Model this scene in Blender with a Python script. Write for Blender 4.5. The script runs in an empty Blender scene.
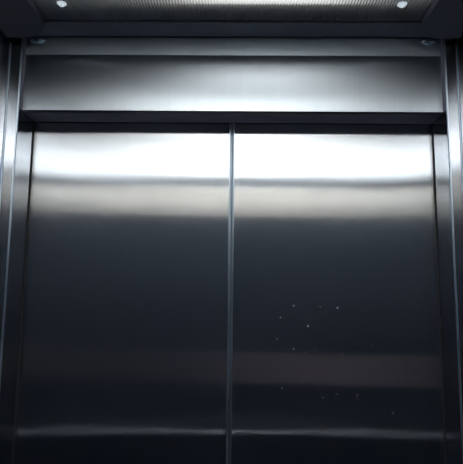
import bpy, bmesh, math, random
from mathutils import Vector, Matrix
random.seed(4)
sc = bpy.context.scene
C = sc.collection

# ---------------------------------------------------------------- camera
F, PIT, ROL, YAW = 530.0, 0.1342, 0.0109, -0.0149
def cam_dir(u, f, v):
    c, s = math.cos(ROL), math.sin(ROL); u, v = c*u - s*v, s*u + c*v
    c, s = math.cos(PIT), math.sin(PIT); f, v = c*f - s*v, s*f + c*v
    c, s = math.cos(YAW), math.sin(YAW); u, f = c*u + s*f, -s*u + c*f
    return Vector((u, f, v))
cd = bpy.data.cameras.new('camera'); cam = bpy.data.objects.new('camera', cd); C.objects.link(cam)
r_, u_, b_ = cam_dir(1, 0, 0), cam_dir(0, 0, 1), -cam_dir(0, 1, 0)
cam.matrix_world = Matrix(((r_.x, u_.x, b_.x, 0.0208), (r_.y, u_.y, b_.y, -1.18), (r_.z, u_.z, b_.z, 1.678), (0, 0, 0, 1)))
cd.sensor_fit = 'HORIZONTAL'; cd.sensor_width = 36; cd.lens = F / 463 * 36
cd.clip_start = 0.01
sc.camera = cam

# ---------------------------------------------------------------- world, lamps, exposure
w = bpy.data.worlds.new('world'); sc.world = w; w.use_nodes = True
w.node_tree.nodes['Background'].inputs[0].default_value = (0.01, 0.012, 0.018, 1)
sc.view_settings.view_transform = 'Standard'; sc.view_settings.look = 'None'
sc.view_settings.exposure = 0.1; sc.view_settings.gamma = 1.0; sc.view_settings.use_curve_mapping = False
sc.cycles.max_bounces = 24; sc.cycles.glossy_bounces = 20; sc.cycles.diffuse_bounces = 5

Z_CEIL = 2.3077
LAMPS = [(0.04, -0.955, 0.54, 0.58, 13.0), (0.03, -0.50, 0.60, 0.28, 3.6), (0.08, -0.225, 0.34, 0.12, 0.60)]   # x, y, length, width, watts
for lx, ly, ln, wd, pw in LAMPS:                     # the tubes inside the ceiling light box
    ld = bpy.data.lights.new('lamp', 'AREA'); ld.shape = 'RECTANGLE'; ld.size = ln; ld.size_y = wd
    ld.energy = pw; ld.color = (1.0, 0.965, 0.92)
    lo = bpy.data.objects.new('lamp', ld); C.objects.link(lo); lo.location = (lx, ly, Z_CEIL + 0.08)

# ---------------------------------------------------------------- materials
def nodes(name):
    m = bpy.data.materials.new(name); m.use_nodes = True
    nt = m.node_tree; nt.nodes.clear()
    out = nt.nodes.new('ShaderNodeOutputMaterial')
    return m, nt, out
def steel(name, col=(0.53, 0.56, 0.59), rough=0.175, aniso=0.88, hazy=0.012, hrough=0.45, grain=0.04, warp=0.0):
    m, nt, out = nodes(name); N, L = nt.nodes.new, nt.links.new
    tc = N('ShaderNodeTexCoord')
    mp = N('ShaderNodeMapping'); mp.inputs['Scale'].default_value = (900, 900, 4); L(tc.outputs['Object'], mp.inputs[0])
    nz = N('ShaderNodeTexNoise'); nz.inputs['Scale'].default_value = 1.0; nz.inputs['Detail'].default_value = 3; L(mp.outputs[0], nz.inputs[0])
    mp2 = N('ShaderNodeMapping'); mp2.inputs['Scale'].default_value = (60, 60, 1.2); L(tc.outputs['Object'], mp2.inputs[0])
    nz2 = N('ShaderNodeTexNoise'); nz2.inputs['Scale'].default_value = 1.0; nz2.inputs['Detail'].default_value = 4; L(mp2.outputs[0], nz2.inputs[0])
    ad = N('ShaderNodeMath'); ad.operation = 'ADD'; L(nz.outputs[0], ad.inputs[0]); L(nz2.outputs[0], ad.inputs[1])
    mr = N('ShaderNodeMapRange'); mr.inputs[1].default_value = 0.6; mr.inputs[2].default_value = 1.4
    mr.inputs[3].default_value = 1 - grain; mr.inputs[4].default_value = 1 + grain; L(ad.outputs[0], mr.inputs[0])
    mx = N('ShaderNodeVectorMath'); mx.operation = 'SCALE'; mx.inputs[0].default_value = col; L(mr.outputs[0], mx.inputs['Scale'])
    tg = N('ShaderNodeCombineXYZ'); tg.inputs[2].default_value = 1.0
    g = N('ShaderNodeBsdfAnisotropic'); g.inputs['Roughness'].default_value = rough; g.inputs['Anisotropy'].default_value = aniso
    L(mx.outputs[0], g.inputs['Color']); L(tg.outputs[0], g.inputs['Tangent'])
    h = N('ShaderNodeBsdfAnisotropic'); h.inputs['Roughness'].default_value = hrough; h.inputs['Anisotropy'].default_value = 0.3
    tn = N('ShaderNodeVectorMath'); tn.operation = 'MULTIPLY'; tn.inputs[1].default_value = (0.85, 1.0, 1.2); L(mx.outputs[0], tn.inputs[0]); L(tn.outputs[0], h.inputs['Color']); L(tg.outputs[0], h.inputs['Tangent'])
    if warp:
        mp3 = N('ShaderNodeMapping'); mp3.inputs['Scale'].default_value = (2.2, 2.2, 1.6); L(tc.outputs['Object'], mp3.inputs[0])
        nz3 = N('ShaderNodeTexNoise'); nz3.inputs['Scale'].default_value = 1.0; nz3.inputs['Detail'].default_value = 1; L(mp3.outputs[0], nz3.inputs[0])
        bp = N('ShaderNodeBump'); bp.inputs['Strength'].default_value = 1.0; bp.inputs['Distance'].default_value = warp
        L(nz3.outputs[0], bp.inputs['Height']); L(bp.outputs[0], g.inputs['Normal'])
    ms = N('ShaderNodeMixShader'); ms.inputs[0].default_value = hazy
    L(g.outputs[0], ms.inputs[1]); L(h.outputs[0], ms.inputs[2]); L(ms.outputs[0], out.inputs[0])
    return m
def pbr(name, col, rough=0.5, metal=0.0, spec=0.5, noise=0.0, scale=40):
    m, nt, out = nodes(name); N, L = nt.nodes.new, nt.links.new
    p = N('ShaderNodeBsdfPrincipled'); p.inputs['Roughness'].default_value = rough; p.inputs['Metallic'].default_value = metal
    p.inputs['Specular IOR Level'].default_value = spec
    tc = N('ShaderNodeTexCoord'); nz = N('ShaderNodeTexNoise'); nz.inputs['Scale'].default_value = scale; L(tc.outputs['Object'], nz.inputs[0])
    mr = N('ShaderNodeMapRange'); mr.inputs[3].default_value = 1 - noise; mr.inputs[4].default_value = 1 + noise; L(nz.outputs[0], mr.inputs[0])
    mx = N('ShaderNodeVectorMath'); mx.operation = 'SCALE'; mx.inputs[0].default_value = col; L(mr.outputs[0], mx.inputs['Scale'])
    L(mx.outputs[0], p.inputs['Base Color']); L(p.outputs[0], out.inputs[0])
    return m
M = {}
M['door'] = steel('brushed_steel_door', warp=0.0018)
M['wall'] = steel('brushed_steel_frieze', col=(0.58, 0.54, 0.48), rough=0.26, aniso=0.75)
M['side'] = steel('brushed_steel_side_wall', col=(0.50, 0.52, 0.55), rough=0.17, aniso=0.6)
M['laminate'] = pbr('dark_laminate', (0.038, 0.048, 0.070), 0.55, 0, 0.25, 0.15, 25)
M['jamb'] = steel('brushed_steel_jamb', col=(0.42, 0.44, 0.47), rough=0.15, aniso=0.4)
M['transom'] = steel('brushed_steel_transom', col=(0.50, 0.555, 0.605), rough=0.28, aniso=0.72)
M['cornice'] = steel('brushed_steel_cornice', col=(0.53, 0.61, 0.68), rough=0.45, aniso=0.5)
M['edge'] = steel('worn_steel_edge', col=(0.44, 0.51, 0.58), rough=0.36, aniso=0.4, hazy=0.12, hrough=0.45)
M['polished'] = pbr('polished_steel', (0.75, 0.76, 0.78), 0.16, 1.0)
M['satin'] = pbr('satin_steel', (0.9, 0.92, 0.95), 0.16, 1.0)
M['clip'] = pbr('added_clip_silver', (0.75, 0.85, 0.95), 0.27, 1.0)
M['black'] = pbr('black_painted_header', (0.19, 0.195, 0.25), 0.8, 0, 0.05, 0.1)
M['soffit'] = pbr('dark_painted_soffit', (0.085, 0.095, 0.13), 0.5, 0, 0.4, 0.1)
M['trim'] = pbr('dark_satin_frame', (0.12, 0.14, 0.19), 0.4, 0.0, 0.5, 0.1)
M['gap_shade'] = pbr('black_gap_shade', (0.015, 0.015, 0.018), 0.7, 0, 0.2)
M['floor'] = pbr('dark_speckled_floor', (0.34, 0.38, 0.50), 0.5, 0, 0.3, 0.5, 300)
M['cap'] = pbr('self_lit_cap_nut', (0.8, 0.85, 0.9), 0.4)
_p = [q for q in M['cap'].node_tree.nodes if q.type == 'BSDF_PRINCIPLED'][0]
_p.inputs['Emission Color'].default_value = (0.80, 0.92, 1.0, 1); _p.inputs['Emission Strength'].default_value = 0.5  # cap nuts, not lamps: their brightness is added as emission
M['fleck'] = pbr('pale_paint_fleck', (0.8, 0.78, 0.72), 0.8)
M['stand_in'] = pbr('pink_stand_in', (0.66, 0.48, 0.47), 0.8, 0, 0.2, 0.05)  # for the added panel behind the pinkish reflected band
M['white'] = pbr('white_light_box', (0.06, 0.06, 0.065), 0.9)
m, nt, out = nodes('ribbed_diffuser'); N, L = nt.nodes.new, nt.links.new
a = N('ShaderNodeBsdfTranslucent'); a.inputs[0].default_value = (0.9, 0.93, 0.94, 1)
b = N('ShaderNodeBsdfDiffuse'); b.inputs[0].default_value = (0.10, 0.14, 0.23, 1)
g = N('ShaderNodeBsdfAnisotropic'); g.inputs['Roughness'].default_value = 0.2; g.inputs[0].default_value = (.9, .9, .9, 1)
s1 = N('ShaderNodeMixShader'); s1.inputs[0].default_value = 0.25; L(a.outputs[0], s1.inputs[1]); L(b.outputs[0], s1.inputs[2])
s2 = N('ShaderNodeMixShader'); s2.inputs[0].default_value = 0.06; L(s1.outputs[0], s2.inputs[1]); L(g.outputs[0], s2.inputs[2])
L(s2.outputs[0], out.inputs[0]); M['diffuser'] = m

# ---------------------------------------------------------------- helpers
def box_bm(x0, x1, y0, y1, z0, z1, bevel=0.0, seg=2, bm=None):
    n = bmesh.new()
    bmesh.ops.create_cube(n, size=1)
    for v in n.verts:
        v.co = Vector(((x0+x1)/2 + v.co.x*(x1-x0), (y0+y1)/2 + v.co.y*(y1-y0), (z0+z1)/2 + v.co.z*(z1-z0)))
    if bevel: bmesh.ops.bevel(n, geom=n.edges[:], offset=bevel, segments=seg, affect='EDGES', profile=0.5)
    if bm is None: return n
    me = bpy.data.meshes.new('tmp'); n.to_mesh(me); n.free(); bm.from_mesh(me); bpy.data.meshes.remove(me)
    return bm
def obj(name, bm, mat, parent=None, smooth=False):
    me = bpy.data.meshes.new(name)
    bmesh.ops.recalc_face_normals(bm, faces=bm.faces[:])
    bm.to_mesh(me); bm.free(); me.materials.append(mat)
    if smooth:
        for p in me.polygons: p.use_smooth = True
    o = bpy.data.objects.new(name, me); C.objects.link(o)
    if parent: o.parent = parent; o.matrix_parent_inverse = Matrix.Translation(parent.location).inverted()
    return o
def struct(name, bm, mat):
    o = obj(name, bm, mat); o['kind'] = 'structure'; return o
def thing(name, label, cat, loc, group=None):
    o = bpy.data.objects.new(name, None); C.objects.link(o); o.location = loc
    o.empty_display_size = 0.05
    o['label'] = label; o['category'] = cat
    if group: o['group'] = group
    return o
def tag(o, label, cat, group=None):
    o['label'] = label; o['category'] = cat
    if group: o['group'] = group
    return o
def prism(pts, z0, z1):
    bm = bmesh.new()
    lo = [bm.verts.new((x, y, z0)) for x, y in pts]; hi = [bm.verts.new((x, y, z1)) for x, y in pts]
    bm.faces.new(lo); bm.faces.new(hi)
    n = len(pts)
    for i in range(n): bm.faces.new((lo[i], lo[(i+1) % n], hi[(i+1) % n], hi[i]))
    return bm
def prism_x(prof, x0, x1):                      # profile in (y, z) swept along x
    bm = bmesh.new()
    lo = [bm.verts.new((x0, y, z)) for y, z in prof]; hi = [bm.verts.new((x1, y, z)) for y, z in prof]
    bm.faces.new(lo); bm.faces.new(hi)
    n = len(prof)
    for i in range(n): bm.faces.new((lo[i], lo[(i+1) % n], hi[(i+1) % n], hi[i]))
    return bm
def rod(p, q, r, n=20):
    bm = bmesh.new(); p, q = Vector(p), Vector(q); d = q - p
    mt = Matrix.Translation((p+q)/2) @ d.to_track_quat('Z', 'Y').to_matrix().to_4x4()
    bmesh.ops.create_cone(bm, cap_ends=True, segments=n, radius1=r, radius2=r, depth=d.length, matrix=mt)
    return bm
def lathe(prof, n=20, mt=Matrix()):             # profile (r, z)
    bm = bmesh.new(); rings = []
    for r, z in prof:
        rings.append([bm.verts.new(mt @ Vector((r*math.cos(6.28318530718*k/n), r*math.sin(6.28318530718*k/n), z))) for k in range(n)] if r > 1e-6 else [bm.verts.new(mt @ Vector((0, 0, z)))])
    for A, B in zip(rings, rings[1:]):
        for k in range(n):
            a, b2 = A[k % len(A)], A[(k+1) % len(A)]; c, d = B[(k+1) % len(B)], B[k % len(B)]
            f = []
            for v in (a, b2, c, d):
                if v not in f: f.append(v)
            if len(f) > 2: bm.faces.new(f)
    return bm

W = 0.497      # half width of the door opening
SW = 0.526     # half width of the cab
DY = 0.100     # door face
BY = -1.33     # back wall
ZT = 2.1257    # transom's lower edge
ZH = ZT        # head of the doorway
TY = 0.016     # front of the transom

# ---------------------------------------------------------------- the cab
struct('floor', box_bm(-SW-.03, SW+.03, BY-.03, 0.30, -0.05, 0), M['floor'])
struct('wall_back', box_bm(-SW-.03, SW+.03, BY-.03, BY, 0, 2.45), M['laminate'])
struct('wall_left', box_bm(-SW-.03, -SW, BY, -0.0005, 0, 2.45), M['side'])
struct('wall_right', box_bm(SW, SW+.03, BY, -0.0005, 0, 2.45), M['side'])
struct('wall_front', box_bm(-SW-.10, SW+.10, 0.26, 0.29, 0, 2.45), M['black'])
struct('ceiling', box_bm(-SW-.10, SW+.10, BY-.03, 0.29, 2.45, 2.48), M['soffit'])
struct('baseboard_back', box_bm(-SW, SW, BY, BY+.012, 0, 0.10), M['jamb'])

ZF = 2.125      # lower edge of the steel frieze that runs round the top of the walls
struct('trim_1', box_bm(-SW, SW, BY, BY+.004, ZF, 2.281, .0005), M['wall'])
for s, nm in ((-1, 'trim_2'), (1, 'trim_3')):          # thin beads where the jambs meet the side walls
    struct(nm, rod((s*(SW-.0012), -.0014, .01), (s*(SW-.0012), -.0014, 2.285), .0014, 12), M['edge'])
# return columns either side of the doorway
for s, lab in ((-1, 'brushed steel door jamb at the left of the doorway'), (1, 'brushed steel door jamb at the right of the doorway')):
    t = thing('door_jamb', lab, 'door jamb', (s*(W+.02), 0.05, 0), 'jambs beside the elevator doors')
    xs = sorted((s*(W+.0022), s*(SW+.10)))
    obj('column', box_bm(xs[0], xs[1], 0.0, DY-.012, 0, 2.3065), M['jamb'], t)
    xs = sorted((s*W, s*(W+.0022)))
    obj('reveal', box_bm(xs[0], xs[1], 0.004, DY-.012, 0, 2.3065), M['jamb'], t)
    xs = sorted((s*(W-.0008), s*(W+.005)))
    obj('added_gap_strip', box_bm(xs[0], xs[1], DY-.0115, DY-.001, 0.012, ZT-.001), M['gap_shade'], t)  # black strip standing in for the shaded gap between jamb and door
    # rounded nosing
    r = 0.0035; cx, cy = s*(W+r), r-0.0008
    pts = [(cx - s*r*math.cos(a), cy - r*math.sin(a)) for a in [math.radians(q) for q in range(0, 91, 10)]] + [(s*(W+.0045), 0.004), (s*(W+.001), 0.0045)]
    obj('edge_bead', prism(pts, 0, 2.3065), M['edge'], t, False)

# transom, header, cornice
t = tag(obj('transom_panel', box_bm(-W+.002, W-.002, TY, TY+.012, ZT, 2.3065, 0.0008), M['transom']),
        'wide brushed steel transom panel above the black door header', 'panel')
TIL = math.radians(4.5); zc0, zc1 = 2.2645, 2.3065
bm = prism_x([(TY-0.0004, zc0), (TY-0.0004-math.tan(TIL)*(zc1-zc0), zc1), (TY, zc1), (TY, zc0)], -W+.002, W-.002)
tag(obj('cornice_strip', bm, M['cornice']), 'narrow steel strip along the top of the transom, under the ceiling', 'trim strip')
hd = thing('door_header', 'matte black header bar between transom panel and elevator doors', 'header', (0, 0.05, ZH))
obj('front_channel', box_bm(-W+.0005, W-.0005, TY+.0125, 0.060, ZT, 2.3065), M['black'], hd)
obj('soffit', box_bm(-W+.0005, W-.0005, 0.0605, DY-.003, ZT, 2.3065), M['black'], hd)
for s in (-1, 1): obj('end_block', box_bm(min(s*(W-.0003), s*(W-.0018)), max(s*(W-.0003), s*(W-.0018)), 0.005, DY-.003, ZT, 2.3065), M['black'], hd)

# ---------------------------------------------------------------- doors
SEAM = 0.0006
for s, lab in ((-1, 'left brushed steel sliding elevator door, clean surface'), (1, 'right brushed steel sliding elevator door with pale flecks')):
    t = thing('elevator_door', lab, 'elevator door', (s*0.27, DY+.02, 0.012), 'pair of elevator doors')
    xs = sorted((SEAM + s*0.0065, SEAM + s*0.56))
    obj('door_panel', box_bm(xs[0], xs[1], DY, DY+.035, 0.012, 2.16), M['door'], t)
    # rounded meeting edge
    r = 0.0045; x_in = SEAM + s*0.0010
    pts = [(SEAM + s*0.0063, DY)] + [(x_in + s*r - s*r*math.cos(q), DY + r - r*math.sin(q)) for q in [math.radians(k) for k in range(90, -1, -10)]]
    pts += [(x_in, DY+.034), (SEAM + s*0.0063, DY+.034)]
    obj('meeting_edge', prism(pts, 0.012, 2.16), M['edge'], t)
    xs = sorted((SEAM + s*0.0001, SEAM + s*0.0009))
    obj('added_gap_strip', box_bm(xs[0], xs[1], DY+.003, DY+.03, 0.012, 2.16), M['edge'] if s < 0 else M['gap_shade'], t)  # strips filling the seam; the right one black for its dark gap
    if s == 1:
        def onpx(px, py):          # a point of the door face
            d = cam_dir(px-231.5, F, 232-py); k = (DY+1.18)/d.y
            return 0.0208 + d.x*k, 1.678 + d.z*k
        for px, py, r in ((293.8, 305.8, .0016), (337.5, 307.8, .0018), (280.5, 317.4, .0011), (308, 326, .0017), (320, 306.5, .0009),
                          (293.7, 349, .0012), (277, 339, .0009), (306, 352.5, .0008), (342, 354, .0009), (315, 349.5, .0007), (282, 388, .0010),
                          (357.5, 395, .0010), (357, 399, .0007), (336.5, 394, .0009), (323, 397.5, .0009), (393, 413, .0010), (306, 376, .0008), (372, 345.5, .0008)):
            x, z = onpx(px, py); r *= 1.05
            bm = bmesh.new(); bmesh.ops.create_icosphere(bm, subdivisions=1, radius=r)
            for v in bm.verts:
                v.co = Vector((x + v.co.x*random.uniform(.8, 1.2), DY + v.co.y*.4, z + v.co.z*random.uniform(.8, 1.3)))
            obj('paint_fleck', bm, M['fleck'], t)
t = thing('door_sill', 'grooved metal threshold under the elevator doors', 'sill', (0, .1, 0))
obj('sill_plate', box_bm(-W, W, 0.0, 0.2, 0, 0.008), M['polished'], t)

# ---------------------------------------------------------------- ceiling light and soffits
SX = 0.440
y0, y1 = -0.062, -1.262
yb = -0.130      # front wall of the lit compartment
cl = thing('ceiling_light', 'bright ribbed light panel in the middle of the dark ceiling', 'ceiling light', (0, -.68, Z_CEIL))
bm = bmesh.new(); n = 138; px = 2*SX/n; prev = None
for i in range(2*n+1):
    x = -SX + i*px/2; z = Z_CEIL + 0.002 + (0.0022 if i % 2 else 0)
    cur = (bm.verts.new((x, y0, z)), bm.verts.new((x, y1, z)))
    if prev: bm.faces.new((prev[0], cur[0], cur[1], prev[1]))
    prev = cur
obj('ribbed_diffuser', bm, M['diffuser'], cl)
zt = Z_CEIL + 0.095
bm = box_bm(-SX-.004, SX+.004, y1-.004, y0+.004, zt, zt+.01)
for b4 in ((-SX-.012, -SX-.004, y1-.012, y0+.012), (SX+.004, SX+.012, y1-.012, y0+.012), (-SX-.004, SX+.004, y0+.004, y0+.012), (-SX-.004, SX+.004, y1-.012, y1-.004)):
    box_bm(*b4, Z_CEIL+.001, zt+.01, bm=bm)
box_bm(-SX-.004, SX+.004, yb, yb+.005, Z_CEIL+.008, zt, bm=bm)
obj('light_box', bm, M['white'], cl)
# front and rear frame bars: rounded dark profiles
def bar(y_out, y_in):
    d = 1 if y_in > y_out else -1; r = 0.012
    pr = [(y_out, Z_CEIL+.03), (y_out, Z_CEIL)] + [(y_in - d*r + d*r*math.sin(a), Z_CEIL + r - r*math.cos(a)) for a in [math.radians(k) for k in range(0, 91, 10)]] + [(y_in, Z_CEIL+.03)]
    return prism_x(pr, -SW+.001, SW-.001)
obj('front_frame', bar(-0.0025, y0+.001), M['trim'], cl)
obj('rear_frame', bar(BY+.001, y1-.001), M['trim'], cl)
obj('front_lip', box_bm(-W+.006, W-.006, -.002, TY-.009, Z_CEIL, Z_CEIL+.03), M['trim'], cl)
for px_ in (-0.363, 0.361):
    obj('glow_cap_nut', lathe([(0.0001, -.0056), (.003, -.0050), (.0050, -.0034), (.0060, -.0010), (.0064, .0006), (.0100, .0008), (.0100, .0022), (0.0001, .0022)], 20,
        Matrix.Translation((px_, -0.128, Z_CEIL))), M['cap'], cl, True)  # cap nuts with an added glow
for s, lab in ((-1, 'dark side soffit with a rounded corner along the left ceiling edge'), (1, 'dark side soffit with a rounded corner along the right ceiling edge')):
    R = 0.065; yf = -0.020
    xi, xo = s*0.420, s*(SW-.0005)
    pts = [(xo, BY+.002), (xi, BY+.002), (xi, yf-R)]
    pts += [(xi + s*(R - R*math.cos(a)), yf - R + R*math.sin(a)) for a in [math.radians(k) for k in range(10, 91, 10)]] + [(xo, yf)]
    tag(obj('side_soffit', prism(pts, Z_CEIL-.018, Z_CEIL-.0005), M['soffit']), lab, 'soffit', 'dark soffits along the ceiling sides')
    # clip added in the corner to catch light as a bright spot
    c = thing('added_corner_clip', 'small steel clip added as the bright spot in the %s corner between ceiling and transom' % ('left' if s < 0 else 'right'), 'clip', (s*.465, -.012, Z_CEIL-.006), 'added ceiling corner clips')
    zc = 2.2975; rr = .0078
    obj('added_clip_body', lathe([(0.0001, -.0185), (.0030, -.0180), (.0052, -.0160), (rr, -.012), (rr, .012), (.0052, .0160), (.0030, .0180), (0.0001, .0185)], 24,
        Matrix.Translation((s*.466, TY-.0045, zc)) @ Matrix.Rotation(math.radians(90), 4, 'Y') @ Matrix.Rotation(math.radians(s*8), 4, 'X')), M['clip'], c, True)
    obj('added_clip_screw', lathe([(0.0001, -.0016), (.002, -.0012), (.0028, 0), (0.0001, 0)], 14, Matrix.Translation((s*.458, TY-.0109, zc)) @ Matrix.Rotation(math.radians(-90), 4, 'X')), M['clip'], c, True)

# ---------------------------------------------------------------- behind the camera, seen in the doors
hr = thing('handrail', 'round polished handrail across the back wall, reflected in the doors', 'handrail', (0, BY+.05, 1.06))
obj('rail', rod((-.47, BY+.05, 1.06), (.47, BY+.05, 1.06), .012, 36), M['satin'], hr, True)
for s in (-1, 1): obj('bracket', rod((s*.40, BY+.001, 1.06), (s*.40, BY+.045, 1.06), .008), M['polished'], hr, True)
nb = thing('stand_in_panel', 'framed pinkish panel added on the back wall to make the band reflected in the right door', 'stand-in panel', (.41, BY, 1.36))  # added, unseen directly: supplies the pinkish band on the door
obj('stand_in_sheet', box_bm(.32, .50, BY+.0005, BY+.006, 1.285, 1.435), M['stand_in'], nb)
bm = box_bm(.31, .51, BY+.0005, BY+.010, 1.435, 1.445)
for b6 in ((.31, .51, 1.275, 1.285), (.31, .32, 1.285, 1.435), (.50, .51, 1.285, 1.435)):
    box_bm(b6[0], b6[1], BY+.0005, BY+.010, b6[2], b6[3], bm=bm)
obj('stand_in_frame', bm, M['trim'], nb)
